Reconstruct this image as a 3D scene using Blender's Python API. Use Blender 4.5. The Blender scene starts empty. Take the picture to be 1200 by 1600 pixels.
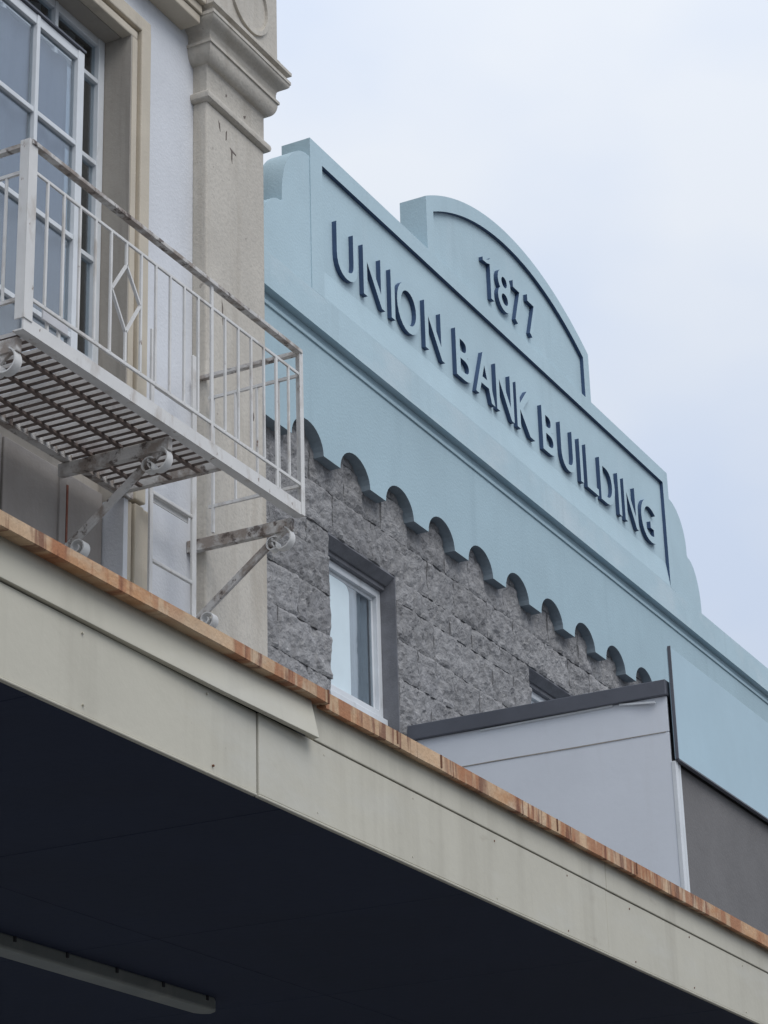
import bpy, bmesh, math, random
from mathutils import Vector, Matrix, noise
random.seed(7)
sc = bpy.context.scene
C = sc.collection

# ------------------------------------------------------------------ camera
YAW, PITCH, ROLL, FPX = math.radians(63.1003), math.radians(22.589), math.radians(-1.69856), 3692.96
cam_d = bpy.data.cameras.new('camera'); cam = bpy.data.objects.new('camera', cam_d); C.objects.link(cam)
_f = Vector((math.sin(YAW)*math.cos(PITCH), math.cos(YAW)*math.cos(PITCH), math.sin(PITCH)))
_r0 = Vector((math.cos(YAW), -math.sin(YAW), 0)); _u0 = _r0.cross(_f)
_r = _r0*math.cos(ROLL) + _u0*math.sin(ROLL); _u = -_r0*math.sin(ROLL) + _u0*math.cos(ROLL)
M = Matrix((( _r.x, _u.x, -_f.x, 0), (_r.y, _u.y, -_f.y, 0), (_r.z, _u.z, -_f.z, 1.6), (0, 0, 0, 1)))
cam.matrix_world = M
cam_d.sensor_fit = 'VERTICAL'; cam_d.sensor_height = 24.0; cam_d.lens = FPX/1600*24.0
cam_d.clip_start = 0.05; cam_d.clip_end = 2000
sc.camera = cam

# ------------------------------------------------------------------ sky (bright overcast), sun
SUN_EL, SUN_AZ = math.radians(50), math.radians(203)      # azimuth clockwise from +Y
w = bpy.data.worlds.new('World'); sc.world = w; w.use_nodes = True
nt = w.node_tree; nt.nodes.clear()
def N(t, **k):
    n = nt.nodes.new(t)
    for a, b in k.items(): setattr(n, a, b)
    return n
sky = N('ShaderNodeTexSky'); sky.sky_type = 'NISHITA'; sky.sun_disc = False
sky.sun_elevation = SUN_EL; sky.sun_rotation = SUN_AZ; sky.dust_density = 2.0
bg1 = N('ShaderNodeBackground'); bg1.inputs['Strength'].default_value = 0.10
tc = N('ShaderNodeTexCoord')
mp = N('ShaderNodeMapping'); mp.inputs['Scale'].default_value = (1.0, 1.0, 1.6)
nz = N('ShaderNodeTexNoise'); nz.inputs['Scale'].default_value = 4.2; nz.inputs['Detail'].default_value = 4; nz.inputs['Roughness'].default_value = 0.45
rp = N('ShaderNodeValToRGB')
rp.color_ramp.elements[0].position = 0.38; rp.color_ramp.elements[0].color = (0.645, 0.735, 0.90, 1)
rp.color_ramp.elements[1].position = 0.62; rp.color_ramp.elements[1].color = (0.80, 0.845, 0.915, 1)
sep = N('ShaderNodeSeparateXYZ')
ma = N('ShaderNodeMath', operation='MULTIPLY_ADD'); ma.inputs[1].default_value = 0.75; ma.inputs[2].default_value = 0.72; ma.use_clamp = False
mx = N('ShaderNodeMath', operation='MAXIMUM'); mx.inputs[1].default_value = 0.5
bg2 = N('ShaderNodeBackground')
mix = N('ShaderNodeMixShader'); mix.inputs[0].default_value = 0.90
out = N('ShaderNodeOutputWorld')
Lk = nt.links.new
Lk(sky.outputs[0], bg1.inputs['Color'])
Lk(tc.outputs['Generated'], mp.inputs['Vector']); Lk(mp.outputs[0], nz.inputs['Vector'])
Lk(nz.outputs['Fac'], rp.inputs[0]); Lk(rp.outputs[0], bg2.inputs['Color'])
Lk(tc.outputs['Generated'], sep.inputs[0]); Lk(sep.outputs['Z'], ma.inputs[0]); Lk(ma.outputs[0], mx.inputs[0]); Lk(mx.outputs[0], bg2.inputs['Strength'])
Lk(bg1.outputs[0], mix.inputs[1]); Lk(bg2.outputs[0], mix.inputs[2]); Lk(mix.outputs[0], out.inputs[0])

sd = bpy.data.lights.new('sun', 'SUN'); sd.energy = 1.5; sd.angle = math.radians(40); sd.color = (1.0, 0.97, 0.93)
sun = bpy.data.objects.new('sun', sd); C.objects.link(sun)
_sd = Vector((math.sin(SUN_AZ)*math.cos(SUN_EL), math.cos(SUN_AZ)*math.cos(SUN_EL), math.sin(SUN_EL)))
sun.rotation_euler = (-_sd).to_track_quat('-Z', 'Y').to_euler(); sun.location = (0, -10, 30)
sc.view_settings.view_transform = 'Standard'; sc.view_settings.look = 'None'
sc.view_settings.exposure = 0.0; sc.view_settings.gamma = 1.0; sc.view_settings.use_curve_mapping = False

# ------------------------------------------------------------------ materials
def mat(name, col, rough=0.6, var=0.10, vscale=2.0, bump=0.0, bscale=60.0, stains=(), spec=0.4, metallic=0.0, bdist=0.01, rnd=0.0):
    """col: base colour; stains: list of (colour, low, high, (sx,sy,sz), strength)"""
    m = bpy.data.materials.new(name); m.use_nodes = True
    t = m.node_tree; b = t.nodes['Principled BSDF']
    b.inputs['Roughness'].default_value = rough; b.inputs['Metallic'].default_value = metallic
    b.inputs['Specular IOR Level'].default_value = spec
    g = t.nodes.new('ShaderNodeNewGeometry')
    def nse(scale, detail=5, rgh=0.6, sc3=(1, 1, 1), off=(0, 0, 0)):
        mp = t.nodes.new('ShaderNodeMapping'); mp.inputs['Scale'].default_value = sc3; mp.inputs['Location'].default_value = off
        n = t.nodes.new('ShaderNodeTexNoise'); n.inputs['Scale'].default_value = scale
        n.inputs['Detail'].default_value = detail; n.inputs['Roughness'].default_value = rgh
        t.links.new(g.outputs['Position'], mp.inputs['Vector']); t.links.new(mp.outputs[0], n.inputs['Vector'])
        return n
    n1 = nse(vscale, 6, 0.65)
    r = t.nodes.new('ShaderNodeValToRGB')
    lo = tuple(c*(1-var*1.6) for c in col); hi = tuple(min(1, c*(1+var)) for c in col)
    r.color_ramp.elements[0].position = 0.3; r.color_ramp.elements[0].color = (*lo, 1)
    r.color_ramp.elements[1].position = 0.68; r.color_ramp.elements[1].color = (*hi, 1)
    t.links.new(n1.outputs['Fac'], r.inputs[0]); cur = r.outputs[0]
    for i, (sc_, a, bb, s3, st) in enumerate(stains):
        n = nse(1.0, 6, 0.62, s3, (13.7*i+3.1, 5.3*i, 2.9*i))
        mr = t.nodes.new('ShaderNodeMapRange'); mr.inputs['From Min'].default_value = a; mr.inputs['From Max'].default_value = bb
        mr.inputs['To Min'].default_value = 0; mr.inputs['To Max'].default_value = st
        t.links.new(n.outputs['Fac'], mr.inputs['Value'])
        mxn = t.nodes.new('ShaderNodeMix'); mxn.data_type = 'RGBA'; mxn.inputs['B'].default_value = (*sc_, 1)
        t.links.new(mr.outputs[0], mxn.inputs['Factor']); t.links.new(cur, mxn.inputs['A']); cur = mxn.outputs['Result']
    if rnd > 0:      # every block its own tone
        oi = t.nodes.new('ShaderNodeObjectInfo'); mr = t.nodes.new('ShaderNodeMapRange'); mr.inputs['To Min'].default_value = 1-rnd; mr.inputs['To Max'].default_value = 1+rnd
        t.links.new(oi.outputs['Random'], mr.inputs['Value']); vm = t.nodes.new('ShaderNodeVectorMath'); vm.operation = 'SCALE'
        t.links.new(cur, vm.inputs[0]); t.links.new(mr.outputs[0], vm.inputs['Scale']); cur = vm.outputs[0]
    t.links.new(cur, b.inputs['Base Color'])
    if bump > 0:
        n = nse(bscale, 6, 0.6); bp = t.nodes.new('ShaderNodeBump'); bp.inputs['Strength'].default_value = bump; bp.inputs['Distance'].default_value = bdist
        t.links.new(n.outputs['Fac'], bp.inputs['Height']); t.links.new(bp.outputs[0], b.inputs['Normal'])
    return m

TEAL = (0.45, 0.59, 0.655)
MT = {}
MT['teal'] = mat('teal_render', TEAL, 0.75, 0.05, 0.9, 0.25, 55, [((0.52, 0.64, 0.70), 0.56, 0.78, (3, 3, 0.5), 0.5), ((0.35, 0.465, 0.52), 0.57, 0.84, (6, 6, 0.45), 0.5), ((0.33, 0.44, 0.49), 0.70, 0.74, (19, 19, 19), 0.4)])
MT['teal_plinth'] = mat('teal_weathered', TEAL, 0.75, 0.05, 0.9, 0.25, 55, [((0.60, 0.68, 0.72), 0.46, 0.70, (1.3, 3, 2.0), 0.6), ((0.36, 0.47, 0.515), 0.55, 0.84, (8, 8, 0.6), 0.5)])
MT['teal_fascia'] = mat('teal_fascia', (0.38, 0.51, 0.57), 0.8, 0.05, 0.8, 0.3, 50, [((0.30, 0.41, 0.465), 0.54, 0.80, (5, 5, 0.4), 0.5), ((0.44, 0.58, 0.65), 0.6, 0.8, (1.2, 3, 1.2), 0.5)])
MT['soffit_teal'] = mat('dark_teal_underside', (0.25, 0.305, 0.345), 0.9, 0.12, 5, 0.4, 40)  # darker, greyer teal on the scallop undersides and edges
MT['navy'] = mat('navy_edge', (0.05, 0.09, 0.175), 0.6, 0.1, 4)  # dark navy on inner rim edges and letter sides
MT['board_teal'] = mat('teal_board', (0.40, 0.55, 0.63), 0.45, 0.05, 0.7, 0.05, 30, [((0.34, 0.49, 0.57), 0.55, 0.8, (2.5, 2.5, 0.4), 0.4)])
MT['stone'] = mat('bluestone', (0.30, 0.298, 0.302), 0.92, 0.2, 13, 0.8, 60, [((0.12, 0.12, 0.125), 0.60, 0.70, (17, 17, 15), 0.7), ((0.50, 0.49, 0.47), 0.58, 0.72, (20, 20, 20), 0.6), ((0.27, 0.27, 0.285), 0.5, 0.7, (2.2, 2.2, 2.2), 0.35)], 0.2, bdist=0.02, rnd=0.13)
MT['dressed'] = mat('dressed_bluestone', (0.185, 0.188, 0.205), 0.85, 0.15, 6, 0.3, 60)
MT['mortar'] = mat('mortar', (0.27, 0.27, 0.275), 0.95, 0.2, 12, 0.5, 60)
MT['white_wall'] = mat('white_render', (0.66, 0.68, 0.715), 0.85, 0.04, 1.5, 0.35, 45, [((0.53, 0.55, 0.58), 0.55, 0.8, (5, 5, 0.7), 0.45)])
CREAM = (0.545, 0.51, 0.45)
MT['cream'] = mat('cream_plaster', CREAM, 0.8, 0.06, 2.2, 0.4, 40, [((0.35, 0.305, 0.245), 0.51, 0.76, (7, 7, 0.7), 0.6), ((0.16, 0.135, 0.115), 0.665, 0.72, (17, 17, 15), 0.6), ((0.40, 0.38, 0.34), 0.5, 0.6, (40, 40, 40), 0.35)])
MT['cream_trim'] = mat('cream_trim', (0.53, 0.475, 0.385), 0.7, 0.06, 2.5, 0.2, 50, [((0.26, 0.225, 0.18), 0.55, 0.75, (7, 7, 0.9), 0.5)])
MT['reveal'] = mat('grey_reveal', (0.36, 0.33, 0.29), 0.8, 0.07, 3, 0.2, 40, [((0.19, 0.17, 0.15), 0.52, 0.75, (8, 8, 0.6), 0.6)])
MT['spandrel'] = mat('grey_brown_panel', (0.29, 0.27, 0.255), 0.8, 0.08, 1.6, 0.3, 30, [((0.20, 0.18, 0.165), 0.5, 0.75, (3, 3, 0.8), 0.6)])
MT['rust_line'] = mat('rust_stained_strip', (0.20, 0.075, 0.05), 0.9, 0.25, 9)
MT['iron'] = mat('white_painted_iron', (0.66, 0.655, 0.64), 0.5, 0.06, 4, 0.15, 90, [((0.40, 0.35, 0.30), 0.54, 0.70, (9, 9, 4), 0.65), ((0.17, 0.095, 0.06), 0.65, 0.70, (16, 16, 9), 0.85)])
MT['iron_worn'] = mat('worn_painted_iron', (0.58, 0.565, 0.545), 0.65, 0.1, 4, 0.3, 80, [((0.24, 0.19, 0.155), 0.45, 0.58, (8, 8, 8), 0.8), ((0.085, 0.06, 0.05), 0.56, 0.63, (13, 13, 13), 0.85)])
MT['slat'] = mat('dirty_slat_paint', (0.58, 0.56, 0.54), 0.75, 0.1, 5, 0.2, 60, [((0.25, 0.18, 0.165), 0.53, 0.66, (1.6, 3.5, 3), 0.8), ((0.12, 0.08, 0.07), 0.66, 0.72, (14, 14, 14), 0.7)])
MT['slat_under'] = mat('shaded_slat_underside', (0.17, 0.135, 0.12), 0.9, 0.25, 9, 0.3, 60)  # dark brown undersides: shade of the floor gaps put into the colour
MT['runner'] = mat('rusty_runner', (0.16, 0.125, 0.11), 0.85, 0.2, 8, 0.3, 60)
MT['sash'] = mat('white_window_paint', (0.66, 0.69, 0.715), 0.5, 0.05, 4, 0.1, 60, [((0.36, 0.36, 0.35), 0.58, 0.75, (8, 8, 3), 0.6)])
MT['fascia'] = mat('verandah_paint', (0.535, 0.51, 0.425), 0.6, 0.05, 1.3, 0.25, 18, [((0.36, 0.335, 0.27), 0.52, 0.82, (6, 6, 0.5), 0.6), ((0.30, 0.25, 0.19), 0.64, 0.74, (3, 3, 9), 0.35), ((0.57, 0.565, 0.52), 0.56, 0.74, (0.9, 2, 3.0), 0.5), ((0.16, 0.13, 0.10), 0.715, 0.74, (24, 24, 24), 0.7)], bdist=0.006)
MT['rust'] = mat('rusty_capping', (0.57, 0.395, 0.25), 0.85, 0.14, 3, 0.4, 70, [((0.62, 0.51, 0.38), 0.46, 0.64, (3.0, 2, 6), 0.55), ((0.47, 0.225, 0.095), 0.48, 0.62, (3.5, 2, 8), 0.7)])
def rust_runs(m, runs):
    """dark rust runs: fine vertical streaks that gather in irregular clusters"""
    t = m.node_tree; b = t.nodes['Principled BSDF']; g = t.nodes.new('ShaderNodeNewGeometry'); cur = b.inputs['Base Color'].links[0].from_socket
    for k, (col, fine, coarse, lo, clo, st) in enumerate(runs):
        fac = []
        for s3, a, w_ in (((fine, 2, 4), lo, 0.10), ((coarse, 2, 1), clo, 0.10)):
            mp_ = t.nodes.new('ShaderNodeMapping'); mp_.inputs['Scale'].default_value = s3; mp_.inputs['Location'].default_value = (7.3*k+2, 3.1*k, 1.7*k)
            n = t.nodes.new('ShaderNodeTexNoise'); n.inputs['Scale'].default_value = 1; n.inputs['Detail'].default_value = 3
            r_ = t.nodes.new('ShaderNodeMapRange'); r_.inputs['From Min'].default_value = a; r_.inputs['From Max'].default_value = a+w_
            t.links.new(g.outputs['Position'], mp_.inputs['Vector']); t.links.new(mp_.outputs[0], n.inputs['Vector']); t.links.new(n.outputs['Fac'], r_.inputs['Value']); fac.append(r_.outputs[0])
        mu = t.nodes.new('ShaderNodeMath'); mu.operation = 'MULTIPLY'; t.links.new(fac[0], mu.inputs[0]); t.links.new(fac[1], mu.inputs[1])
        ms = t.nodes.new('ShaderNodeMath'); ms.operation = 'MULTIPLY'; ms.inputs[1].default_value = st; t.links.new(mu.outputs[0], ms.inputs[0])
        mxn = t.nodes.new('ShaderNodeMix'); mxn.data_type = 'RGBA'; mxn.inputs['B'].default_value = (*col, 1)
        t.links.new(ms.outputs[0], mxn.inputs['Factor']); t.links.new(cur, mxn.inputs['A']); cur = mxn.outputs['Result']
    t.links.new(cur, b.inputs['Base Color'])
rust_runs(MT['rust'], [((0.36, 0.14, 0.065), 19, 2.6, 0.43, 0.40, 0.75), ((0.17, 0.065, 0.04), 31, 3.6, 0.53, 0.42, 0.8)])
MT['rust_dark'] = mat('rusty_joint', (0.16, 0.07, 0.04), 0.9, 0.2, 9)
MT['soffit'] = mat('dark_soffit', (0.008, 0.016, 0.046), 0.75, 0.12, 0.8, 0.1, 20)
MT['batten'] = mat('batten_paint', (0.21, 0.225, 0.21), 0.5, 0.08, 3, 0.1, 30, [((0.35, 0.34, 0.3), 0.5, 0.75, (6, 6, 2), 0.5)])
MT['dark_trim'] = mat('charcoal_flashing', (0.105, 0.112, 0.135), 0.5, 0.1, 2, 0.1, 20)
MT['clad'] = mat('white_cladding', (0.70, 0.735, 0.79), 0.6, 0.03, 1.1, 0.1, 20, [((0.57, 0.58, 0.60), 0.55, 0.8, (4, 4, 0.7), 0.4)])
MT['dark_wall'] = mat('charcoal_wall', (0.16, 0.155, 0.155), 0.8, 0.1, 1.5, 0.3, 40)
MT['roof'] = mat('grey_roofing', (0.2, 0.2, 0.2), 0.7, 0.1)
MT['curtain'] = mat('grey_curtain', (0.52, 0.55, 0.59), 0.9, 0.06, 4)
MT['pane_sheen'] = mat('pane_sheen_sheet', (0.225, 0.235, 0.275), 0.9, 0.06, 2)  # sky reflection in the leaf panes put into a sheet's colour
MT['chip'] = mat('chipped_plaster', (0.16, 0.135, 0.12), 0.95, 0.2, 20)
MT['pale_panel'] = mat('pale_panel_face', (0.66, 0.77, 0.82), 0.6, 0.03, 3)
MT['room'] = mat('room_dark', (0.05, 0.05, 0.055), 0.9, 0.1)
MT['plate'] = mat('white_plastic', (0.62, 0.62, 0.64), 0.4, 0.04, 4)
MT['screw'] = mat('dark_clip', (0.03, 0.03, 0.035), 0.6, 0.1)
MT['asphalt'] = mat('asphalt', (0.06, 0.06, 0.062), 0.9, 0.2, 3, 0.5, 120)
MT['paving'] = mat('concrete_paving', (0.26, 0.255, 0.24), 0.85, 0.12, 2, 0.3, 60)
MT['line'] = mat('road_paint', (0.7, 0.7, 0.68), 0.7, 0.1, 6)
def glass_mat(name, ior, body):
    m = bpy.data.materials.new(name); m.use_nodes = True; t = m.node_tree; t.nodes.clear()
    o = t.nodes.new('ShaderNodeOutputMaterial'); tr = t.nodes.new('ShaderNodeBsdfTransparent'); gl = t.nodes.new('ShaderNodeBsdfGlossy')
    tr.inputs['Color'].default_value = (*body, 1)
    gl.inputs['Roughness'].default_value = 0.03; gl.inputs['Color'].default_value = (0.95, 0.97, 1, 1)
    lw = t.nodes.new('ShaderNodeLayerWeight'); lw.inputs['Blend'].default_value = 0.5
    pw = t.nodes.new('ShaderNodeMath'); pw.operation = 'POWER'; pw.inputs[1].default_value = 3.5; t.links.new(lw.outputs['Facing'], pw.inputs[0])
    fr = t.nodes.new('ShaderNodeMath'); fr.operation = 'MULTIPLY_ADD'; fr.inputs[1].default_value = 0.92; fr.inputs[2].default_value = 0.08; t.links.new(pw.outputs[0], fr.inputs[0])
    n = t.nodes.new('ShaderNodeTexNoise'); n.inputs['Scale'].default_value = 1.2
    g = t.nodes.new('ShaderNodeNewGeometry'); t.links.new(g.outputs['Position'], n.inputs['Vector'])
    bp = t.nodes.new('ShaderNodeBump'); bp.inputs['Strength'].default_value = 0.08; bp.inputs['Distance'].default_value = 0.05
    t.links.new(n.outputs['Fac'], bp.inputs['Height']); t.links.new(bp.outputs[0], gl.inputs['Normal']);
    mxs = t.nodes.new('ShaderNodeMixShader'); t.links.new(fr.outputs[0], mxs.inputs[0]); t.links.new(tr.outputs[0], mxs.inputs[1]); t.links.new(gl.outputs[0], mxs.inputs[2])
    t.links.new(mxs.outputs[0], o.inputs[0]); return m
MT['glass'] = glass_mat('window_glass', 1.95, (0.8, 0.84, 0.86))

# ------------------------------------------------------------------ builders
def tag(o, label=None, cat=None, group=None, kind=None):
    if label: o['label'] = label
    if cat: o['category'] = cat
    if group: o['group'] = group
    if kind: o['kind'] = kind
    return o
def thing(name, loc, label, cat, group=None):
    o = bpy.data.objects.new(name, None); C.objects.link(o); o.location = loc; o.empty_display_size = 0.2
    return tag(o, label, cat, group)
def wloc(o):
    v = Vector((0, 0, 0))
    while o: v += Vector(o.location); o = o.parent
    return v
class MB:
    def __init__(s): s.v = []; s.f = []; s.m = []
    def quad(s, a, b, c, d, mi=0):
        n = len(s.v); s.v += [a, b, c, d]; s.f.append((n, n+1, n+2, n+3)); s.m.append(mi)
    def box(s, x0, x1, y0, y1, z0, z1, mi=0):
        n = len(s.v)
        s.v += [(x0,y0,z0),(x1,y0,z0),(x1,y1,z0),(x0,y1,z0),(x0,y0,z1),(x1,y0,z1),(x1,y1,z1),(x0,y1,z1)]
        for q in ((3,2,1,0),(4,5,6,7),(0,1,5,4),(1,2,6,5),(2,3,7,6),(3,0,4,7)): s.f.append(tuple(n+i for i in q)); s.m.append(mi)
        return s
    def prism(s, poly, axis, a, b, mi=0, mside=None):
        """poly: points of (X,Z) for axis 'y', (Y,Z) for 'x', (X,Y) for 'z'"""
        def P(p, t): return {'y': (p[0], t, p[1]), 'x': (t, p[0], p[1]), 'z': (p[0], p[1], t)}[axis]
        n = len(s.v); k = len(poly)
        s.v += [P(p, a) for p in poly] + [P(p, b) for p in poly]
        s.f.append(tuple(range(n, n+k))); s.m.append(mi)
        s.f.append(tuple(range(n+2*k-1, n+k-1, -1))); s.m.append(mi)
        for i in range(k):
            j = (i+1) % k; s.f.append((n+i, n+k+i, n+k+j, n+j)); s.m.append(mi if mside is None else mside)
        return s
    def bar(s, p0, p1, wd, ht, up=(0, 0, 1), mi=0):
        p0 = Vector(p0); p1 = Vector(p1); d = (p1-p0).normalized(); sd_ = d.cross(Vector(up))
        if sd_.length < 1e-4: sd_ = d.cross(Vector((0, 1, 0)))
        sd_.normalize(); u = sd_.cross(d); n = len(s.v)
        for p in (p0, p1):
            for (i, j) in ((-1,-1),(1,-1),(1,1),(-1,1)): s.v.append(tuple(p+sd_*(i*wd/2)+u*(j*ht/2)))
        for q in ((3,2,1,0),(4,5,6,7),(0,1,5,4),(1,2,6,5),(2,3,7,6),(3,0,4,7)): s.f.append(tuple(n+i for i in q)); s.m.append(mi)
        return s
    def ribbon(s, path, x0, x1, th, mi=0):
        """flat bar bent along a (Y,Z) path, width from x0 to x1"""
        k = len(path); n = len(s.v)
        for i, (y, z) in enumerate(path):
            a = path[max(0, i-1)]; b = path[min(k-1, i+1)]; ty, tz = b[0]-a[0], b[1]-a[1]; l = math.hypot(ty, tz) or 1
            ny, nz_ = -tz/l*th/2, ty/l*th/2
            s.v += [(x0, y+ny, z+nz_), (x1, y+ny, z+nz_), (x1, y-ny, z-nz_), (x0, y-ny, z-nz_)]
        for i in range(k-1):
            for q in range(4):
                r = (q+1) % 4; s.f.append((n+4*i+q, n+4*i+r, n+4*i+4+r, n+4*i+4+q)); s.m.append(mi)
        s.f.append((n, n+3, n+2, n+1)); s.m.append(mi); e = n+4*(k-1); s.f.append((e, e+1, e+2, e+3)); s.m.append(mi)
        return s
    def build(s, name, mats, parent=None, bevel=0.0, smooth=False, segs=2):
        vs = [Vector(v) for v in s.v]
        mn = Vector((min(v[i] for v in vs) for i in range(3))); mxv = Vector((max(v[i] for v in vs) for i in range(3)))
        c = (mn+mxv)/2; c.z = mn.z
        me = bpy.data.meshes.new(name); me.from_pydata([v-c for v in vs], [], s.f)
        if isinstance(mats, str): mats = [mats]
        for q in mats: me.materials.append(MT[q])
        for p, mi in zip(me.polygons, s.m): p.material_index = mi
        bm = bmesh.new(); bm.from_mesh(me); bmesh.ops.recalc_face_normals(bm, faces=bm.faces)
        if bevel > 0:
            ed = [e for e in bm.edges if len(e.link_faces) == 2 and e.calc_face_angle(0) > 0.6]
            bmesh.ops.bevel(bm, geom=ed, offset=bevel, segments=segs, profile=0.5, affect='EDGES', clamp_overlap=True)
        bm.to_mesh(me); bm.free()
        if smooth:
            for p in me.polygons: p.use_smooth = True
            me.set_sharp_from_angle(angle=math.radians(35))
        o = bpy.data.objects.new(name, me); C.objects.link(o)
        if parent: o.parent = parent; o.location = c - wloc(parent)
        else: o.location = c
        return o
def bx(name, m, parent, x0, x1, y0, y1, z0, z1, bevel=0.0):
    return MB().box(x0, x1, y0, y1, z0, z1).build(name, m, parent, bevel)

# ------------------------------------------------------------------ ground
g = MB().box(-400, 600, -400, 2.2, -0.3, 0.0); tag(g.build('road', 'asphalt'), kind='structure')
g = MB().box(-400, 600, 2.2, 400, -0.3, 0.13); tag(g.build('pavement', 'paving', bevel=0.015), kind='structure')
for k in range(8):
    o = bx('lane_marking', 'line', bpy.data.objects['road'], -12+k*6, -9+k*6, -5.0, -4.9, 0.0, 0.004)

# ------------------------------------------------------------------ cream building on the left
cb = thing('cream_building', (8.0, 6.7, 0.13), 'cream classical building with pilaster, white wall and tall paned window on the left', 'building')
# body behind the window cavity
m = MB(); m.box(3.0, 11.50, 7.45, 16, 0.13, 14); m.box(3.0, 3.2, 6.9, 7.45, 0.13, 14); m.box(11.3, 11.50, 6.9, 7.45, 0.13, 14); m.box(3.2, 11.3, 6.9, 7.45, 13.8, 14)
m.build('body', 'cream', cb)
OPL, OPR = 7.35, 10.01
PX0, PX1, PY = 10.79, 11.50, 6.63
m = MB(); m.box(OPR, 11.50, 6.73, 6.9, 0.13, 14); m.box(3.0, OPL, 6.73, 6.9, 0.13, 14); m.box(OPL, OPR, 6.73, 6.9, 9.72, 14); m.box(OPL, OPR, 6.73, 6.9, 0.13, 4.2)
m.build('wall', 'white_wall', cb)
# reveal lining
bx('reveal', 'reveal', cb, OPR-0.012, OPR+0.03, 6.67, 6.885, 6.70, 9.715)
bx('reveal', 'white_wall', cb, OPR-0.012, OPR+0.03, 6.67, 6.81, 4.1, 6.698)
bx('reveal_head', 'reveal', cb, OPL, OPR-0.014, 6.742, 6.885, 9.702, 9.735)
# architrave: three nested strips, each its own step
def arch_side(x0, x1, y0, z0, z1): bx('architrave_strip', 'cream_trim', cb, x0, x1, y0, 6.74, z0, z1, 0.008)
arch_side(OPR+0.0, OPR+0.055, 6.665, 6.72, 9.70)
arch_side(OPR+0.055, OPR+0.085, 6.685, 6.72, 9.728)
arch_side(OPR+0.085, OPR+0.185, 6.655, 6.72, 9.82)
bx('architrave_strip', 'cream_trim', cb, OPL-0.2, OPR+0.055, 6.667, 6.741, 9.70, 9.755, 0.008)
bx('architrave_strip', 'cream_trim', cb, OPL-0.2, OPR+0.085, 6.687, 6.74, 9.755, 9.785, 0.004)
bx('architrave_strip', 'cream_trim', cb, OPL-0.2, OPR+0.185, 6.657, 6.74, 9.785, 9.885, 0.008)
# lower jamb strips
arch_side(OPR-0.01, OPR+0.078, 6.675, 4.1, 6.70)
arch_side(OPR+0.088, OPR+0.175, 6.660, 4.1, 6.70)
arch_side(OPR+0.178, OPR+0.275, 6.672, 4.1, 6.70)
bx('joint', 'room', cb, OPR+0.078, OPR+0.088, 6.695, 6.74, 4.1, 6.70)
# spandrel panels below the balcony floor
for a, b_ in ((7.4, 8.05), (8.065, 9.055), (9.075, 9.575), (9.635, 9.985)):
    bx('spandrel_panel', 'spandrel', cb, a, b_, 6.80, 6.86, 4.1, 6.74, 0.006)
bx('cover_strip', 'spandrel', cb, 9.56, 9.618, 6.785, 6.86, 4.1, 6.70, 0.004)
bx('rust_stain_strip', 'rust_line', cb, 9.619, 9.634, 6.783, 6.86, 4.1, 6.66)
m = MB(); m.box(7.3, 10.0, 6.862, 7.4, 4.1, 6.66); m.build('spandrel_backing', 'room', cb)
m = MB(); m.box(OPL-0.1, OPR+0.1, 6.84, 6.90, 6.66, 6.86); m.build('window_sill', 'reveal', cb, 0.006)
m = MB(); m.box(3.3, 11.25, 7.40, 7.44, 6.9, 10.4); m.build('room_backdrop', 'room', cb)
# back window frame
def window_grid(name, parent, xs, zs, y0, y1, wd, mname, glass_y, label=None):
    """xs, zs: centre lines of the bars (first and last are the frame)"""
    fr = MB()
    for i, x in enumerate(xs):
        t_ = wd if i in (0, len(xs)-1) else wd*0.5
        fr.box(x-t_/2, x+t_/2, y0, y1, zs[0]-wd/2, zs[-1]+wd/2)
    o = fr.build(name, mname, parent, 0.004)
    for i, z in enumerate(zs):
        t_ = wd if i in (0, len(zs)-1) else wd*0.5
        for a, b_ in zip(xs[:-1], xs[1:]):
            bx('glazing_bar', mname, o, a+wd*0.25, b_-wd*0.25, y0+0.006, y1-0.004, z-t_/2, z+t_/2, 0.003)
    for a, b_ in zip(xs[:-1], xs[1:]):
        for c_, d_ in zip(zs[:-1], zs[1:]):
            bx('pane', 'glass', o, a, b_, glass_y, glass_y+0.004, c_, d_)
    return o
window_grid('window_frame', cb, (7.40, 8.20, 9.00, 9.50, 9.965), (6.90, 7.55, 8.20, 8.84, 9.40, 9.68), 6.855, 6.91, 0.06, 'sash', 6.885)
leaf = window_grid('casement_leaf', cb, (8.10, 8.72, 9.165, 9.585), (6.93, 7.52, 8.13, 8.74, 9.335), 6.735, 6.785, 0.062, 'sash', 6.762)
bx('gap_shadow_bar', 'dark_trim', leaf, 8.06, 9.62, 6.725, 6.79, 9.37, 9.385, 0.002)  # dark bar standing in for the shadow gap above the leaf
m = MB()
for k in range(48):
    x0 = 7.4+k*0.053; y0 = 6.98+0.03*math.sin(k*1.9); y1 = 6.98+0.03*math.sin((k+1)*1.9)
    m.quad((x0, y0, 6.9), (x0+0.053, y1, 6.9), (x0+0.053, y1, 9.7), (x0, y0, 9.7))
m.build('curtain', 'curtain', cb)
m = MB()
for k in range(56):
    x0 = 8.13+k*0.0255; y0 = 6.815+0.010*math.sin(k*0.9); y1 = 6.815+0.010*math.sin((k+1)*0.9)
    m.quad((x0, y0, 6.95), (x0+0.0255, y1, 6.95), (x0+0.0255, y1, 9.31), (x0, y0, 9.31))
m.build('pane_sheen_sheet', 'pane_sheen', leaf, smooth=True)  # added sheet behind the leaf, there to brighten its panes
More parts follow.
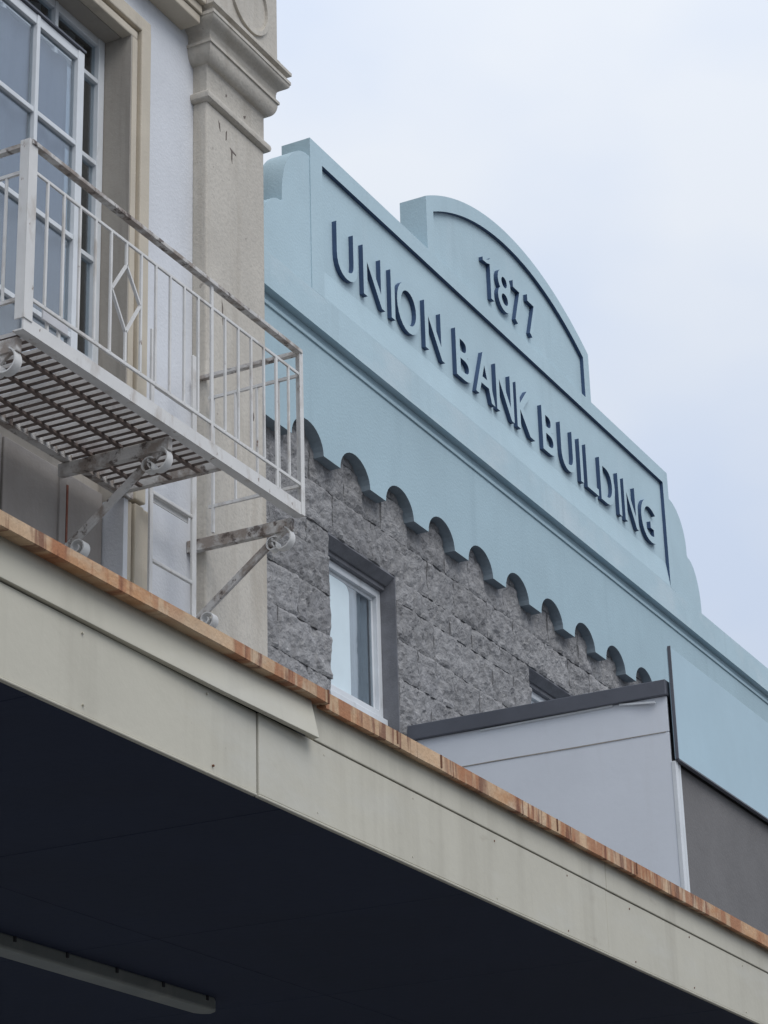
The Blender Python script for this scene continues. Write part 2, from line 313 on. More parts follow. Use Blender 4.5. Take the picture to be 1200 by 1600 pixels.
# cracked and chipped plaster on the pilaster face
for pl in ([(11.07, 9.475), (11.145, 9.462), (11.147, 9.452), (11.102, 9.455), (11.098, 9.37), (11.088, 9.40), (11.086, 9.455)], [(10.93, 9.60), (10.95, 9.585), (10.955, 9.53), (10.942, 9.55)], [(11.02, 9.56), (11.035, 9.58), (11.03, 9.51), (11.02, 9.50)],
           [(11.24, 9.80), (11.27, 9.815), (11.262, 9.79), (11.245, 9.785)], [(11.02, 9.84), (11.035, 9.845), (11.032, 9.825), (11.02, 9.822)], [(10.97, 8.35), (10.985, 8.30), (10.98, 8.18), (10.973, 8.24)], [(11.33, 7.7), (11.34, 7.74), (11.352, 7.71), (11.34, 7.68)]):
    MB().prism(pl, 'y', PY-0.0015, PY+0.004).build('plaster_chip', 'chip', cb)
# pilaster with capital: one lathe-like stepped profile around three sides
def ring_profile(name, prof, mname, bevelsm=True):
    """prof: (projection, z) from bottom to top, wrapped round the pilaster's left, front and right"""
    m = MB(); n = len(prof)
    for (p, z) in prof:
        m.v += [(PX0-p, 6.735, z), (PX0-p, PY-p, z), (PX1+p, PY-p, z), (PX1+p, 6.735, z)]
    for i in range(n-1):
        for q in range(3): m.f.append((4*i+q, 4*i+q+1, 4*i+4+q+1, 4*i+4+q)); m.m.append(0)
    m.f.append((0, 1, 2, 3)); m.m.append(0); m.f.append((4*n-4, 4*n-3, 4*n-2, 4*n-1)); m.m.append(0)
    return m.build(name, mname, cb, smooth=True)
o = MB().box(PX0, PX1, PY, 6.735, 0.13, 9.67).build('pilaster', 'cream', cb, 0.012)
ring_profile('astragal', [(0, 9.665), (0.018, 9.668), (0.032, 9.68), (0.036, 9.70), (0.032, 9.72), (0.018, 9.733), (0.0, 9.737)], 'cream')
prof = [(0, 9.738), (0, 9.925)]
for k in range(9):
    a = k/8*math.pi/2; prof.append((0.006+0.062*math.sin(a), 9.935+0.105*(1-math.cos(a))))
prof += [(0.078, 10.042), (0.078, 10.062), (0.06, 10.065), (0.06, 10.115)]
for k in range(9):
    t_ = k/8; prof.append((0.062+0.066*(t_-0.16*math.sin(2*math.pi*t_)), 10.118+0.085*t_))
prof += [(0.134, 10.206), (0.134, 10.228), (0.108, 10.232), (0.112, 10.262), (0.138, 10.275), (0.138, 10.298), (0.075, 10.315)]
ring_profile('capital', prof, 'cream')
# entablature above
m = MB(); m.box(3.0, PX1+0.07, 6.56, 7.2, 10.316, 13.5); m.build('frieze', 'cream', cb, 0.006)
m = MB(); m.box(3.0, PX0-0.14, 6.59, 6.735, 10.135, 10.20); m.build('entablature_band', 'cream_trim', cb, 0.008)
m = MB(); m.box(3.0, PX0-0.14, 6.575, 6.735, 10.203, 10.262); m.build('entablature_band', 'cream_trim', cb, 0.006)
m = MB(); m.box(3.0, PX0-0.14, 6.545, 6.735, 10.265, 10.312); m.build('entablature_band', 'cream_trim', cb, 0.010)
m = MB(); m.box(3.0, PX1+0.085, 6.545, 6.56, 10.355, 10.375); m.build('frieze_fillet', 'cream', cb, 0.004)
m = MB()
cx, cz, R1, R2 = 11.20, 10.64, 0.245, 0.215
for k in range(40):
    a, b_ = k*math.tau/40, (k+1)*math.tau/40
    pts = [(cx+R1*math.cos(a), cz+R1*math.sin(a)), (cx+R1*math.cos(b_), cz+R1*math.sin(b_)), (cx+R2*math.cos(b_), cz+R2*math.sin(b_)), (cx+R2*math.cos(a), cz+R2*math.sin(a))]
    for (i, j) in ((0, 1), (2, 3)):
        pass
    m.quad(*[(p[0], 6.542, p[1]) for p in pts])
    m.quad((pts[0][0], 6.561, pts[0][1]), (pts[1][0], 6.561, pts[1][1]), (pts[1][0], 6.542, pts[1][1]), (pts[0][0], 6.542, pts[0][1]))
    m.quad((pts[3][0], 6.561, pts[3][1]), (pts[2][0], 6.561, pts[2][1]), (pts[2][0], 6.542, pts[2][1]), (pts[3][0], 6.542, pts[3][1]))
m.build('roundel_moulding', 'cream', cb)

# ------------------------------------------------------------------ bank building
bb = thing('bank_building', (15.6, 6.9, 0.13), 'grey stone building with pale blue lettered parapet and scalloped fascia', 'building')
FS, ST = 6.757, 6.842          # fascia front, stone front
BX0, BX1 = 11.53, 27.0
m = MB(); m.box(BX0, BX1, 7.6, 16, 0.13, 9.0); m.box(BX0, BX0+0.1, 6.98, 7.6, 0.13, 9.0); m.box(BX1-0.1, BX1, 6.98, 7.6, 0.13, 9.0); m.build('body', 'dark_wall', bb)
WIN = [(12.682, 13.640), (15.902, 16.860), (19.12, 20.08)]
WT, WB = 7.463, 6.28
m = MB(); prev = BX0+0.1
for a, b_ in WIN:
    m.box(prev, a-0.012, 6.935, 7.06, 0.13, 8.7); m.box(a-0.012, b_+0.012, 6.935, 7.06, WT+0.012, 8.7); m.box(a-0.012, b_+0.012, 6.935, 7.06, 0.13, WB); prev = b_+0.012
m.box(prev, BX1-0.1, 6.935, 7.06, 0.13, 8.7); stone_wall = m.build('stone_wall', 'mortar', bb)
# rock-faced ashlar blocks
CH = 0.272; z0 = 5.90; courses = []
stone_n = 0
def rock_block(x0, x1, za, zb, seed):
    g_ = 0.0015; x0 += g_; x1 -= g_; za += g_; zb -= g_
    nx = max(4, int((x1-x0)/0.021)); nz_ = max(4, int((zb-za)/0.021)); m = MB(); idx = {}
    proud = random.uniform(-0.003, 0.006)
    for i in range(nx+1):
        for j in range(nz_+1):
            x = x0+(x1-x0)*i/nx; z = za+(zb-za)*j/nz_
            e = min(0.72+min(i, nx-i)/4.0, 0.72+min(j, nz_-j)/4.0, 1.0)
            d = noise.fractal(Vector((x*8.0+seed*3.7, z*8.0, seed)), 0.9, 2.1, 4)
            r_ = noise.noise(Vector((x*3.1, z*3.1, seed*1.7)))
            d2 = noise.fractal(Vector((x*15.0+z*6, z*13.0-x*4, seed*2.1)), 0.8, 2.2, 3)
            y = ST+0.022 - e*(0.024+proud+0.014*d+0.009*r_+0.012*d2)
            if 0 < i < nx and 0 < j < nz_: x += 0.006*noise.noise(Vector((x*40, z*40, 1))); z += 0.006*noise.noise(Vector((x*40, z*40, 9)))
            idx[i, j] = len(m.v); m.v.append((x, y, z))
    for i in range(nx):
        for j in range(nz_): m.f.append((idx[i, j], idx[i+1, j], idx[i+1, j+1], idx[i, j+1])); m.m.append(0)
    rim = [idx[i, 0] for i in range(nx+1)] + [idx[nx, j] for j in range(1, nz_+1)] + [idx[i, nz_] for i in range(nx-1, -1, -1)] + [idx[0, j] for j in range(nz_-1, 0, -1)]
    bk = []
    for r_ in rim: bk.append(len(m.v)); v = m.v[r_]; m.v.append((v[0], 6.94, v[2]))
    for k in range(len(rim)):
        l = (k+1) % len(rim); m.f.append((rim[k], bk[k], bk[l], rim[l])); m.m.append(0)
    return m.build('stone', 'stone', stone_wall)
row = 0
while z0 < 8.12:
    h = CH*random.uniform(0.93, 1.07); z1 = z0+h
    # snap course to window head
    if z0 < WT < z1+0.09: z1 = WT
    segs_ = []
    if z0 < WT-0.01:
        prev = BX0+0.02
        for a, b_ in WIN: segs_.append((prev, a)); prev = b_
        segs_.append((prev, 20.6))
    else: segs_ = [(BX0+0.02, 20.6)]
    for a, b_ in segs_:
        x = a; first = True
        while x < b_-0.02:
            wdt = random.uniform(0.36, 0.62)*(0.6 if (first and row % 2) else 1.0); first = False
            if b_-(x+wdt) < 0.26: wdt = b_-x
            if not (z1 < 6.05):
                stone_n += 1; rock_block(x, x+wdt, z0, z1, stone_n*0.61)
            x += wdt
    z0 = z1; row += 1
# windows
for wi, (a, b_) in enumerate(WIN[:2]):
    wn = MB()
    # dressed surround: sill hidden by the verandah, splayed head, jambs
    hd = MB(); hd.prism([(6.850, WT+0.004), (6.850, WT-0.012), (6.912, WT-0.062), (6.930, WT-0.062), (6.930, WT-0.092), (7.07, WT-0.092), (7.07, WT+0.004)], 'x', a, b_-0.010)
    head = hd.build('window_head', 'dressed', bb)
    bx('window_jamb', 'dressed', bb, b_-0.0085, b_+0.006, 6.848, 7.07, WB, WT+0.003)
    bx('window_jamb', 'dressed', bb, a-0.004, a+0.03, 6.90, 7.07, WB, WT-0.095)
    fo = MB()
    FL, FR, FT, FB = a+0.03, b_-0.009, WT-0.093, WB+0.16
    fo.box(FL, FL+0.05, 6.965, 7.02, FB, FT); fo.box(FR-0.055, FR, 6.965, 7.02, FB, FT); fo.box(FL+0.05, FR-0.055, 6.965, 7.02, FT-0.055, FT); fo.box(FL+0.05, FR-0.055, 6.965, 7.02, FB, FB+0.055)
    fo.box(FL+0.05, FR-0.0555, 6.995, 7.015, FT-0.08, FT-0.055); fo.box(FR-0.080, FR-0.055, 6.995, 7.015, FB+0.055, FT-0.08)
    fr = fo.build('window_frame', 'sash', bb, 0.004)
    bx('pane', 'glass', fr, FL+0.05, FR-0.055, 6.999, 7.003, FB+0.05, FT-0.055)
    # pale panel in front of the glass with a rounded upper corner, dark curtain beside it
    xr = FL+0.50; zt = FT-0.09; rr = 0.07
    pl = [(FL+0.05, FB+0.05), (xr, FB+0.05)] + [(xr-rr+rr*math.cos(t_), zt-rr+rr*math.sin(t_)) for t_ in [k*math.pi/16 for k in range(9)]] + [(FL+0.05, zt)]
    MB().prism(pl, 'y', 6.987, 6.995).build('pale_panel', 'pale_panel', fr)
    m = MB(); k = 0; x = xr-0.05
    while x < FR-0.05:
        y0 = 7.031+0.014*math.sin(k*1.3); y1 = 7.031+0.014*math.sin((k+1)*1.3)
        m.quad((x, y0, FB), (x+0.02, y1, FB), (x+0.02, y1, FT), (x, y0, FT)); x += 0.02; k += 1
    m.build('curtain', 'curtain', fr)
    bx('window_sill', 'sash', bb, a+0.02, b_-0.01, 6.930, 7.020, FB-0.05, FB-0.004, 0.006)
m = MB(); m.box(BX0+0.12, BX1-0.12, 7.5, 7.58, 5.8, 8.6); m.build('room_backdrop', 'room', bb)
# scalloped fascia
PITCH_S, A0, RW, RH, ZB = 0.6555, 12.912, 0.213, 0.178, 7.908
pts = [(BX0-0.02, 8.779), (BX1, 8.779), (BX1, ZB)]
k = 21
while k >= -2:
    cxs = A0+k*PITCH_S
    if BX0+0.25 < cxs < BX1-0.3:
        for q in range(17):
            t_ = q/16*math.pi; pts.append((cxs+RW*math.cos(t_), ZB+RH*math.sin(t_)))
    k -= 1
pts.append((BX0-0.02, ZB))
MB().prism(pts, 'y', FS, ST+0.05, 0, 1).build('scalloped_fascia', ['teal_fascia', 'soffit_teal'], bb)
m = MB(); m.box(BX0-0.02, BX1, FS-0.012, FS+0.02, 8.692, 8.722); m.build('fascia_bead', 'teal_fascia', bb, 0.005)
m = MB(); m.box(BX0-0.02, BX1, 6.90, 7.6, 8.60, 8.775); m.build('roof_edge', 'roof', bb)
# parapet plinth
SY, RY = 6.70, 6.732
MB().box(BX0-0.02, BX1, SY, 7.15, 8.78, 9.035).build('parapet_plinth', 'teal_plinth', bb)
S0, S1, ZT, ZP = 12.25, 18.97, 10.20, 9.036
sb = MB().box(S0, S1, RY, 6.922, ZP, ZT-0.001).build('sign_panel', 'teal', bb, 0.0)
# sloped sill at the panel's foot
MB().prism([(SY+0.0006, ZP-0.012), (RY-0.001, ZP-0.012), (RY-0.001, ZP+0.24), (SY+0.0006, ZP+0.01)], 'x', S0+0.171, S1-0.131).build('weathered_sill', 'teal', sb)
def rim(inner, outer, y0, y1, closed=False):
    m = MB(); n = len(inner)
    for i in range(n-1):
        a, b_, c_, d_ = outer[i], outer[i+1], inner[i+1], inner[i]
        m.quad(*[(p[0], y0, p[1]) for p in (a, b_, c_, d_)])
        m.quad((d_[0], y0, d_[1]), (c_[0], y0, c_[1]), (c_[0], y1, c_[1]), (d_[0], y1, d_[1]), 1)
        m.quad((a[0], y0, a[1]), (b_[0], y0, b_[1]), (b_[0], y1, b_[1]), (a[0], y1, a[1]), 0)
    for i in (0, n-1):
        a, d_ = outer[i], inner[i]; m.quad((a[0], y0, a[1]), (d_[0], y0, d_[1]), (d_[0], y1, d_[1]), (a[0], y1, a[1]))
    return m
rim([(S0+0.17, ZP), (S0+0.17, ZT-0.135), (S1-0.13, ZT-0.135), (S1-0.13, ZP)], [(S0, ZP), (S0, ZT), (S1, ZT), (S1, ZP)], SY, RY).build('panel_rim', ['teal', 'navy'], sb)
# scrolled wings
def wing(x, s, up=0.0):
    p = [(x, ZP), (x, 9.955+up)]
    for k in range(1, 13):
        t_ = k/12*math.pi/2; p.append((x+s*0.385*math.sin(t_), 9.575+(0.38+up)*math.cos(t_)))
    p.append((x+s*0.385, 9.52)); p.append((x+s*0.40, 9.505))
    for k in range(1, 13):
        t_ = k/12*math.pi/2; p.append((x+s*(0.40+0.27*math.sin(t_)), 9.10+0.405*math.cos(t_)))
    p.append((x+s*0.67, ZP))
    return MB().prism(p, 'y', SY+0.006, 6.90).build('scroll_wing', 'teal', bb, smooth=True)
wing(S1+0.001, 1); wing(S0-0.001, -1, 0.10)
# arched date block
A0x, A1x = 14.06, 17.19; ACX = (A0x+A1x)/2; hc = (A1x-A0x)/2; SPR, APX = 10.655, 11.06
R_ = (hc*hc+(APX-SPR)**2)/(2*(APX-SPR)); CZ = APX-R_
def arc(hw, R, n=40): 
    th = math.asin(hw/R); return [(ACX+R*math.sin(-th+2*th*i/n), CZ+R*math.cos(-th+2*th*i/n)) for i in range(n+1)]
oa = [(A0x, ZT)] + arc(hc, R_) + [(A1x, ZT)]
ia = [(A0x+0.12, ZT)] + arc(hc-0.12, R_-0.125) + [(A1x-0.12, ZT)]
ab = MB().prism([(p[0], p[1]-0.0005) for p in oa], 'y', RY, 6.922).build('date_block', 'teal', bb)
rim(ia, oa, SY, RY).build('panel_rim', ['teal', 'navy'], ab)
# raised letters
def glyph(ch, x0, x1, zb, zt, parent, bold=0.0):
    if ch == '1':
        pl = [(0.70, 0), (1, 0), (1, 1), (0.80, 1), (0.66, 0.93), (0.40, 0.87), (0.0, 0.85), (0.0, 0.77), (0.42, 0.785), (0.70, 0.83)]
        ob = MB().prism([(x0+(x1-x0)*p[0], zb+(zt-zb)*p[1]) for p in pl], 'y', SY-0.004, RY+0.004, 0, 1).build('letter', ['teal', 'navy'], parent)
        return ob
    cu = bpy.data.curves.new('letter', 'FONT'); cu.body = ch; cu.extrude = 0.5; cu.offset = bold; cu.resolution_u = 6; cu.size = 1
    o = bpy.data.objects.new('tmp', cu); C.objects.link(o)
    dg = bpy.context.evaluated_depsgraph_get(); me = bpy.data.meshes.new_from_object(o.evaluated_get(dg)); bpy.data.objects.remove(o)
    xs = [v.co.x for v in me.vertices]; ys = [v.co.y for v in me.vertices]
    ax, bx_, ay, by = min(xs), max(xs), min(ys), max(ys)
    for v in me.vertices:
        x = x0+(v.co.x-ax)/(bx_-ax)*(x1-x0); z = zb+(v.co.y-ay)/(by-ay)*(zt-zb); y = SY-0.004 if v.co.z > 0 else RY+0.004
        v.co = (x-(x0+x1)/2, y-RY, z-zb)
    me.materials.clear(); me.materials.append(MT['teal']); me.materials.append(MT['navy'])
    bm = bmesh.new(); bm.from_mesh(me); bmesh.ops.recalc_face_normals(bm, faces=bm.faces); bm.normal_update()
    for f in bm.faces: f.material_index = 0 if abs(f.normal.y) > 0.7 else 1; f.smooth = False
    bm.to_mesh(me); bm.free()
    ob = bpy.data.objects.new('letter', me); C.objects.link(ob); ob.parent = parent; ob.location = Vector(((x0+x1)/2, RY, zb)) - wloc(parent)
    return ob
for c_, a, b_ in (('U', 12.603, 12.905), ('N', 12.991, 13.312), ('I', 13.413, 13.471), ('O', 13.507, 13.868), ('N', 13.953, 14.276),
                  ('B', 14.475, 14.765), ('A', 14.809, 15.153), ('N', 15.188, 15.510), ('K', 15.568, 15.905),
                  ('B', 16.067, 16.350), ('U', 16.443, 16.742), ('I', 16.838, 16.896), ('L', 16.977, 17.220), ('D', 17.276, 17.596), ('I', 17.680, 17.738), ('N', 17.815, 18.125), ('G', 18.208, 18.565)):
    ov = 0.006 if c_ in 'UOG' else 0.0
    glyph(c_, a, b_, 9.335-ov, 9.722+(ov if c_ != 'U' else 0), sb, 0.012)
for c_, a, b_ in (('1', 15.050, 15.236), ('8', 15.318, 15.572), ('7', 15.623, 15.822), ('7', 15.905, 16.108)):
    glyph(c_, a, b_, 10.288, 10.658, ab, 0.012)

# ------------------------------------------------------------------ enclosure on the next verandah
en = thing('rooftop_enclosure', (15.8, 5.9, 3.76), 'white clad box with charcoal roof edge and blue hoarding on the verandah roof', 'enclosure')
EX, EY = 13.75, 4.95
MB().box(EX+0.02, 21.0, EY+0.06, 6.86, 3.765, 6.28).build('core', 'dark_wall', en)
MB().box(EX, EX+0.02, EY+0.03, 6.86, 6.0635, 6.30).build('cladding_panel', 'clad', en, 0.003)
MB().box(EX, EX+0.02, EY+0.03, 6.86, 3.765, 6.0600).build('cladding_panel', 'clad', en, 0.003)
m = MB(); m.prism([(EY+0.05, 6.060), (5.6, 6.057), (6.2, 6.061), (6.86, 6.057), (6.86, 6.062), (6.2, 6.067), (5.6, 6.064), (EY+0.05, 6.064)], 'x', EX-0.004, EX-0.001); m.build('joint_strip', 'reveal', en)
m = MB(); m.box(EX-0.03, 21.0, EY+0.02, 6.86, 6.30, 6.405); m.build('roof_edge', 'dark_trim', en, 0.006)
m = MB(); m.bar((EX-0.022, 5.05, 6.262), (EX-0.006, 5.30, 6.292), 0.02, 0.012); m.bar((EX-0.006, 5.35, 6.294), (EX-0.004, 6.3, 6.288), 0.014, 0.012); m.build('loose_flashing', 'sash', en)
MB().box(EX+0.004, 21.0, EY-0.02, EY+0.005, 5.875, 6.625).build('hoarding', 'board_teal', en, 0.002)
MB().box(EX-0.006, EX+0.003, EY-0.024, EY-0.004, 5.873, 6.63).build('hoarding_edge', 'dark_trim', en)
MB().box(EX+0.006, 21.0, EY-0.024, EY+0.004, 5.864, 5.874).build('hoarding_edge', 'dark_trim', en)
MB().box(EX-0.004, EX+0.045, EY+0.0, EY+0.03, 3.765, 5.863).build('corner_strip', 'sash', en, 0.004)
MB().box(EX+0.075, EX+0.115, EY+0.01, EY+0.05, 3.765, 5.863).build('corner_strip', 'sash', en, 0.004)
MB().box(EX+0.115, 21.0, EY+0.03, EY+0.06, 3.765, 5.863).build('front_wall', 'dark_wall', en)

# ------------------------------------------------------------------ street verandah in the foreground
vr = thing('street_verandah', (8, 3.2, 3.4), 'cream painted street verandah with rusty capping and dark soffit', 'verandah')
VY, V0, V1 = 3.2146, 0.8, 21.0
x = V0
while x < V1-0.1:
    x2 = min(V1, x+1.215); dz = random.uniform(-0.0004, 0.0004)
    MB().box(x+0.0006, x2-0.0006, VY+0.012, 4.42, 3.4045+dz, 3.43).build('soffit_sheet', 'soffit', vr, 0.002)
    MB().box(x+0.0006, x2-0.0006, 4.4212, 6.725, 3.4045+dz*0.5, 3.43).build('soffit_sheet', 'soffit', vr, 0.002)
    x = x2
MB().box(V0, V1, VY+0.03, 6.725, 3.70, 3.76).build('roof_sheet', 'roof', vr)
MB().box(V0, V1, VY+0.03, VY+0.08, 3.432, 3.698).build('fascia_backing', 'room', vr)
MB().box(V0, V0+0.05, VY+0.09, 6.70, 3.432, 3.698).build('end_board', 'fascia', vr)
MB().box(V1-0.05, V1, VY+0.09, 6.70, 3.432, 3.698).build('end_board', 'fascia', vr)
lower = [V0, 3.3, 5.512, 8.06, 10.6, 13.2, 15.8, 18.4, V1]
for i, (a, b_) in enumerate(zip(lower[:-1], lower[1:])):
    m = MB(); yo = (0.0, 0.004, 0.0, 0.001, 0.003)[i % 5]; ga = 0.006 if i == 2 else 0.0012
    m.box(a+ga, b_-0.0012, VY+yo, VY+0.03, 3.412, 3.6505); m.build('fascia_board', 'fascia', vr, 0.003)
for a, b_ in ((V0, 5.505), (5.512, 12.0), (12.002, V1)):
    MB().box(a, b_, VY-0.003, VY+0.012, 3.4035, 3.411).build('drip_bead', 'fascia', vr, 0.003)
x = V0+0.2
while x < 12.0:
    for z in (3.432, 3.628):
        xx = x+random.uniform(-0.03, 0.03); zz = z+random.uniform(-0.006, 0.006)
        MB().prism([(xx+0.0035*math.cos(q*math.pi/3), zz+0.0035*math.sin(q*math.pi/3)) for q in range(6)], 'y', VY-0.0012, VY+0.006).build('nail_head', 'rust_dark' if random.random() < 0.35 else 'fascia', vr)
    x += 0.61
# upper boards: the left one has sprung forward at its right end
m = MB(); xs = [V0, 3.0, 4.3, 4.9, 5.3, 5.6, 5.80]; pr = [0.004, 0.005, 0.008, 0.014, 0.024, 0.034, 0.040]; zb = [3.655, 3.655, 3.654, 3.650, 3.645, 3.643, 3.642]
for x, p, z in zip(xs, pr, zb): m.v += [(x, VY-p, z), (x, VY-p*0.35, 3.765), (x, VY-p*0.35+0.022, 3.765), (x, VY-p+0.020, z)]
for i in range(len(xs)-1):
    for q in range(4): r = (q+1) % 4; m.f.append((4*i+q, 4*i+r, 4*i+4+r, 4*i+4+q)); m.m.append(0)
m.f.append((0, 1, 2, 3)); m.m.append(0); e = 4*(len(xs)-1); m.f.append((e, e+3, e+2, e+1)); m.m.append(0)
tag(m.build('upper_board', 'fascia', vr, 0.002), 'upper fascia board sprung forward at its right end')
for a, b_ in ((5.835, 8.06), (8.064, 10.9), (10.904, 14), (14.004, V1)):
    MB().box(a, b_, VY-0.004, VY+0.03, 3.6525, 3.765).build('upper_board', 'fascia', vr, 0.003)
# rusty capping in lengths
CY = 3.176
def capping(a, b_, dy, dz, h):
    zt_ = 3.799+dz; n = max(2, int((b_-a)/0.12)); m = MB()
    for i in range(n+1):
        x = a+(b_-a)*i/n; w1 = 0.0022*noise.noise(Vector((x*3.1, 1, 0))); w2 = 0.003*noise.noise(Vector((x*4.3, 7, 0)))
        m.v += [(x, CY-dy+w1, zt_-h+w2), (x, CY-dy+0.005+w1, zt_-h-0.003+w2), (x, VY+0.03, 3.7655), (x, VY+0.03, 3.802), (x, CY-dy+0.008+w1, zt_+0.004+w1), (x, CY-dy+w1, zt_+w1)]
    for i in range(n):
        for q in range(6): r = (q+1) % 6; m.f.append((6*i+q, 6*i+r, 6*i+6+r, 6*i+6+q)); m.m.append(0)
    m.f.append(tuple(range(6))); m.m.append(0); e = 6*n; m.f.append(tuple(e+5-q for q in range(6))); m.m.append(0)
    return m.build('capping', 'rust', vr)
capping(V0, 3.1, 0.008, 0.0, 0.040); capping(3.104, 5.845, 0.010, -0.002, 0.038); capping(5.850, 8.3, -0.003, 0.001, 0.050); capping(8.303, 10.8, -0.001, 0.0, 0.052); capping(10.803, V1, 0.0, 0.0, 0.052)
for x in (5.842, 8.30, 6.31, 6.62, 7.55):
    MB().box(x-0.004, x+0.005, CY-0.012 if x == 5.842 else CY+0.0005, CY+0.02, 3.758, 3.800).build('capping_joint', 'rust_dark', vr)

# ------------------------------------------------------------------ light batten under the soffit
lt = thing('light_batten', (7.0, 4.85, 3.34), 'pale grey light batten with rounded end fixed under the dark soffit', 'light batten')
B0, B1, BY0, BY1, BZ = 5.2, 7.94, 4.80, 4.90, 3.355
m = MB()
pl = [(B0, BY0), (B1-0.06, BY0), (B1-0.02, BY0+0.018), (B1, BY0+0.05), (B1-0.02, BY0+0.082), (B1-0.06, BY1), (B0, BY1)]
m.prism(pl, 'z', BZ, 3.4075); m.build('housing', 'batten', lt, 0.008)
for k in range(9):
    x = B0+0.1+k*0.315; MB().box(x, x+0.012, BY0-0.007, BY0+0.006, BZ+0.03, 3.404).build('clip', 'screw', lt, 0.002)

# ------------------------------------------------------------------ fire escape balcony
fe = thing('fire_escape_balcony', (9.45, 6.7, 6.7), 'white iron fire escape balcony with scroll brackets and slatted floor', 'balcony')
FY, X0, X1, FW = 5.985, 8.12, 10.775, 6.70
ZC0, ZC1 = 6.715, 6.790
def chan(name, x0, x1, y0, y1, m_='iron'): return bx(name, m_, fe, x0, x1, y0, y1, ZC0, ZC1, 0.004)
# front channel: thin web with a lower flange so the underside reads
m = MB(); m.prism([(FY-0.006, ZC0), (FY+0.055, ZC0), (FY+0.055, ZC0+0.008), (FY+0.004, ZC0+0.008), (FY+0.004, ZC1), (FY-0.006, ZC1)], 'x', X0-0.03, X1+0.012); m.build('front_channel', 'iron', fe)
MB().box(X0, 10.06, FW-0.05, FW, ZC0-0.01, ZC0+0.03).build('rear_angle', 'iron_worn', fe)
HX = 9.965
MB().box(HX-0.012, HX+0.03, FY+0.058, FW-0.052, ZC0+0.0, ZC0+0.045).build('hatch_trimmer', 'iron_worn', fe)
# slats across the floor (left of the ladder hatch), resting on three runners
ys_run = (6.16, 6.34, 6.53)
for y in ys_run: MB().box(X0+0.01, HX-0.014, y-0.011, y+0.011, ZC0-0.004, ZC0+0.011).build('floor_runner', 'runner', fe)
sm = None; x = X0+0.04; k = 0
while x < HX-0.03:
    if sm is None:
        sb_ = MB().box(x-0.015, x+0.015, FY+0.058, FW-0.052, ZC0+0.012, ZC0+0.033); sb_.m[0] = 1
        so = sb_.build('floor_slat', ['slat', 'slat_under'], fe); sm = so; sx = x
    else:
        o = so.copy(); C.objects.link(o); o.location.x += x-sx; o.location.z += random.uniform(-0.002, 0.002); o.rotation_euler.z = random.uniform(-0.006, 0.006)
    x += 0.066; k += 1
# rails
def hbar(name, z, x0, x1, y, wd, ht, m_='iron'): return MB().box(x0, x1, y-wd/2, y+wd/2, z-ht/2, z+ht/2).build(name, m_, fe, 0.003)
hbar('handrail', 7.742, X0-0.02, X1+0.0, FY, 0.042, 0.024, 'iron_worn')
hbar('upper_rail', 7.597, X0, X1, FY, 0.012, 0.018)
hbar('lower_rail', 6.902, X0, X1, FY, 0.012, 0.020)
def post(x, y, z0, z1, a=0.04, b_=0.04, m_='iron', name='post'): return MB().box(x-a/2, x+a/2, y-b_/2, y+b_/2, z0, z1).build(name, m_, fe, 0.003)
MB().box(X0-0.036, X0+0.034, FY-0.012, FY-0.004, ZC0+0.06, 7.755).build('post', 'iron', fe, 0.002)
MB().box(X0-0.036, X0-0.028, FY-0.004, FY+0.045, ZC0+0.06, 7.755).build('post', 'iron', fe, 0.002)
MB().box(X1-0.022, X1+0.018, FY-0.012, FY-0.005, ZC0, 7.752).build('post', 'iron', fe, 0.002)
MB().box(X1+0.010, X1+0.018, FY-0.005, FY+0.035, ZC0, 7.752).build('post', 'iron', fe, 0.002)
P = (X1-X0)/19.0
for i in range(1, 19):
    x = X0+i*P
    if i == 6:
        zt_, zm, zb_ = 7.462, 7.268, 7.078; m = MB()
        post(x, FY, zt_, 7.59, 0.0145, 0.0145, name='baluster'); post(x, FY, 6.91, zb_, 0.0145, 0.0145, name='baluster')
        d = MB(); q = [(x, zt_), (x+P-0.008, zm+0.02), (x, zb_), (x-P+0.008, zm-0.0)]
        for a, b_ in zip(q, q[1:]+q[:1]): d.bar((a[0], FY, a[1]), (b_[0], FY, b_[1]), 0.012, 0.016, up=(0, 1, 0))
        d.build('diamond_ornament', 'iron', fe)
    elif i == 12: post(x, FY, ZC1-0.01, 7.735, 0.024, 0.014, name='baluster')
    elif i == 17: post(x, FY, ZC1-0.01, 7.59, 0.022, 0.014, name='baluster')
    else: post(x, FY, 6.905, 7.592, 0.0145, 0.0145, name='baluster')
# end railings, running back to the wall
for xe, full in ((X1, True), (X0, False)):
    y1 = 6.60
    MB().box(xe-0.018, xe+0.018, FY+0.02, 6.70, 7.73, 7.752).build('end_handrail', 'iron_worn', fe)
    MB().box(xe-0.008, xe+0.008, FY+0.01, y1, 7.588, 7.606).build('end_rail', 'iron', fe)
    MB().box(xe-0.008, xe+0.008, FY+0.01, y1, 6.893, 6.911).build('end_rail', 'iron', fe)
    post(xe, 6.572, ZC0+0.02, 7.606, 0.018, 0.018, name='end_baluster')
    for q in range(1, 4): post(xe, FY+q*0.145, 6.911 if full else 6.911, 7.588, 0.014, 0.014, name='end_baluster')
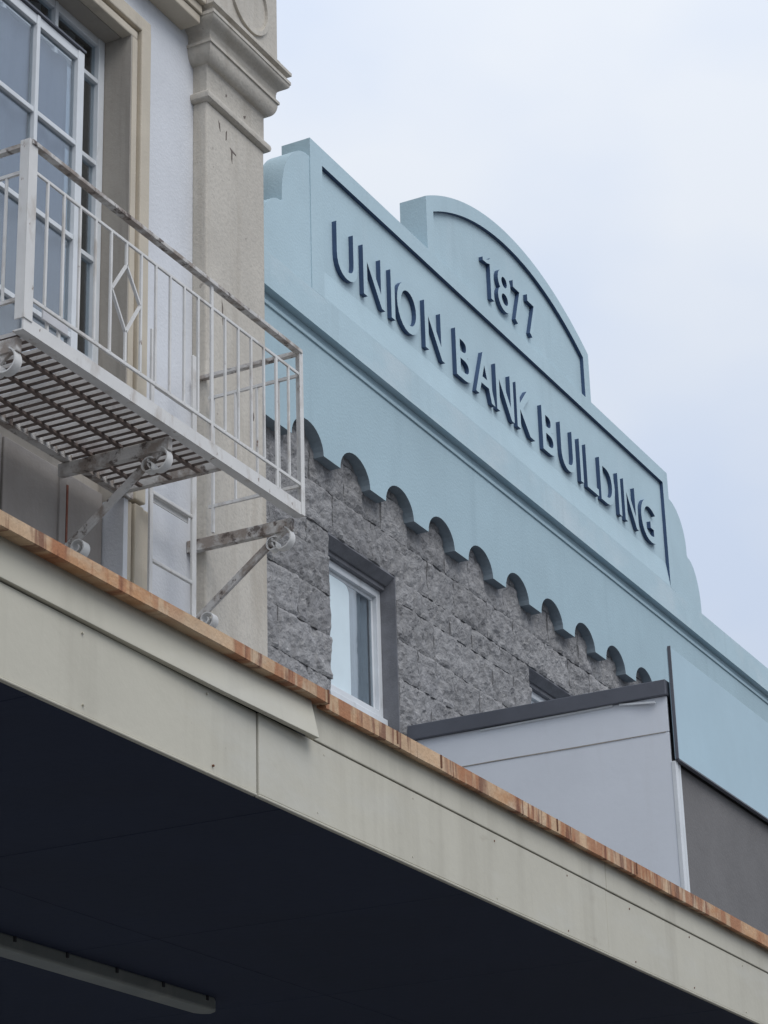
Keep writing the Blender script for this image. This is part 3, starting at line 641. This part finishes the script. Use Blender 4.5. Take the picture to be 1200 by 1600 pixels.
# brackets: beam, brace and scrolls
def spiral(cy, cz, r0, r1, a0, a1, n=36): return [(cy+(r0+(r1-r0)*i/n)*math.cos(a0+(a1-a0)*i/n), cz+(r0+(r1-r0)*i/n)*math.sin(a0+(a1-a0)*i/n)) for i in range(n+1)]
for xb in (8.14, 9.47, 10.757):
    xa, xc = xb-0.022, xb+0.022
    MB().box(xb-0.02, xb+0.02, FY+0.05, 6.728, 6.632, 6.704).build('bracket_beam', 'iron_worn', fe, 0.003)
    br = MB().bar((xb, 6.07, 6.665), (xb, 6.655, 6.225), 0.044, 0.022, up=(1, 0, 0)); bo = br.build('brace', 'iron_worn', fe, 0.003)
    # foot scroll
    p = [(6.655, 6.235), (6.668, 6.205), (6.655, 6.165)] + spiral(6.592, 6.200, 0.058, 0.014, -0.5, -0.5-math.tau*1.55)
    MB().ribbon(p, xb-0.03, xb+0.03, 0.007).build('scroll', 'iron', bo, smooth=True)
    # top scroll: a C-scroll under the beam's front end
    p = spiral(6.155, 6.565, 0.016, 0.048, 1.2, 1.2+math.tau*1.15, 28)
    MB().ribbon(p, xb-0.028, xb+0.028, 0.007).build('scroll', 'iron', bo, smooth=True)
    p = spiral(6.105, 6.590, 0.070, 0.052, 2.0, 2.0+math.tau*0.72, 28)
    MB().ribbon(p, xb-0.028, xb+0.028, 0.007).build('scroll', 'iron', bo, smooth=True)

# ladder hanging in the hatch
ld = thing('escape_ladder', (10.3, 6.55, 3.9), 'white iron drop ladder hanging through the balcony hatch against the white wall', 'ladder')
LY, LX0, LX1 = 6.555, 10.09, 10.535
MB().box(LX0-0.016, LX0+0.016, LY-0.008, LY+0.008, 3.77, 7.74).build('stile', 'iron', ld, 0.003)
MB().box(LX1-0.022, LX1+0.022, LY-0.008, LY+0.008, 3.77, 7.76).build('stile', 'iron', ld, 0.003)
for z in (4.0, 4.4, 4.8, 5.2, 5.58, 5.96, 6.34, 6.74, 7.06, 7.40):
    MB().box(LX0+0.016, LX1-0.022, LY-0.010, LY+0.010, z-0.010, z+0.010).build('rung', 'iron', ld, 0.004)
MB().box(LX0+0.016, LX1-0.03, LY+0.016, LY+0.022, 6.70, 6.77).build('cross_plate', 'iron', ld)

# small white plate lying against the window foot behind the railing
pt = thing('white_plaque', (8.66, 6.21, 6.76), 'small white plastic plate with two lugs behind the balcony railing', 'plate')
MB().prism([(8.552, 7.03), (8.765, 7.03), (8.765, 7.10), (8.745, 7.108), (8.735, 7.088), (8.60, 7.088), (8.585, 7.105), (8.552, 7.095)], 'y', 6.20, 6.212).build('plate_body', 'plate', pt, 0.002)
MB().box(8.60, 8.62, 6.213, 6.225, 6.755, 7.06).build('plate_stake', 'iron', pt)
MB().box(8.70, 8.72, 6.213, 6.225, 6.755, 7.06).build('plate_stake', 'iron', pt)
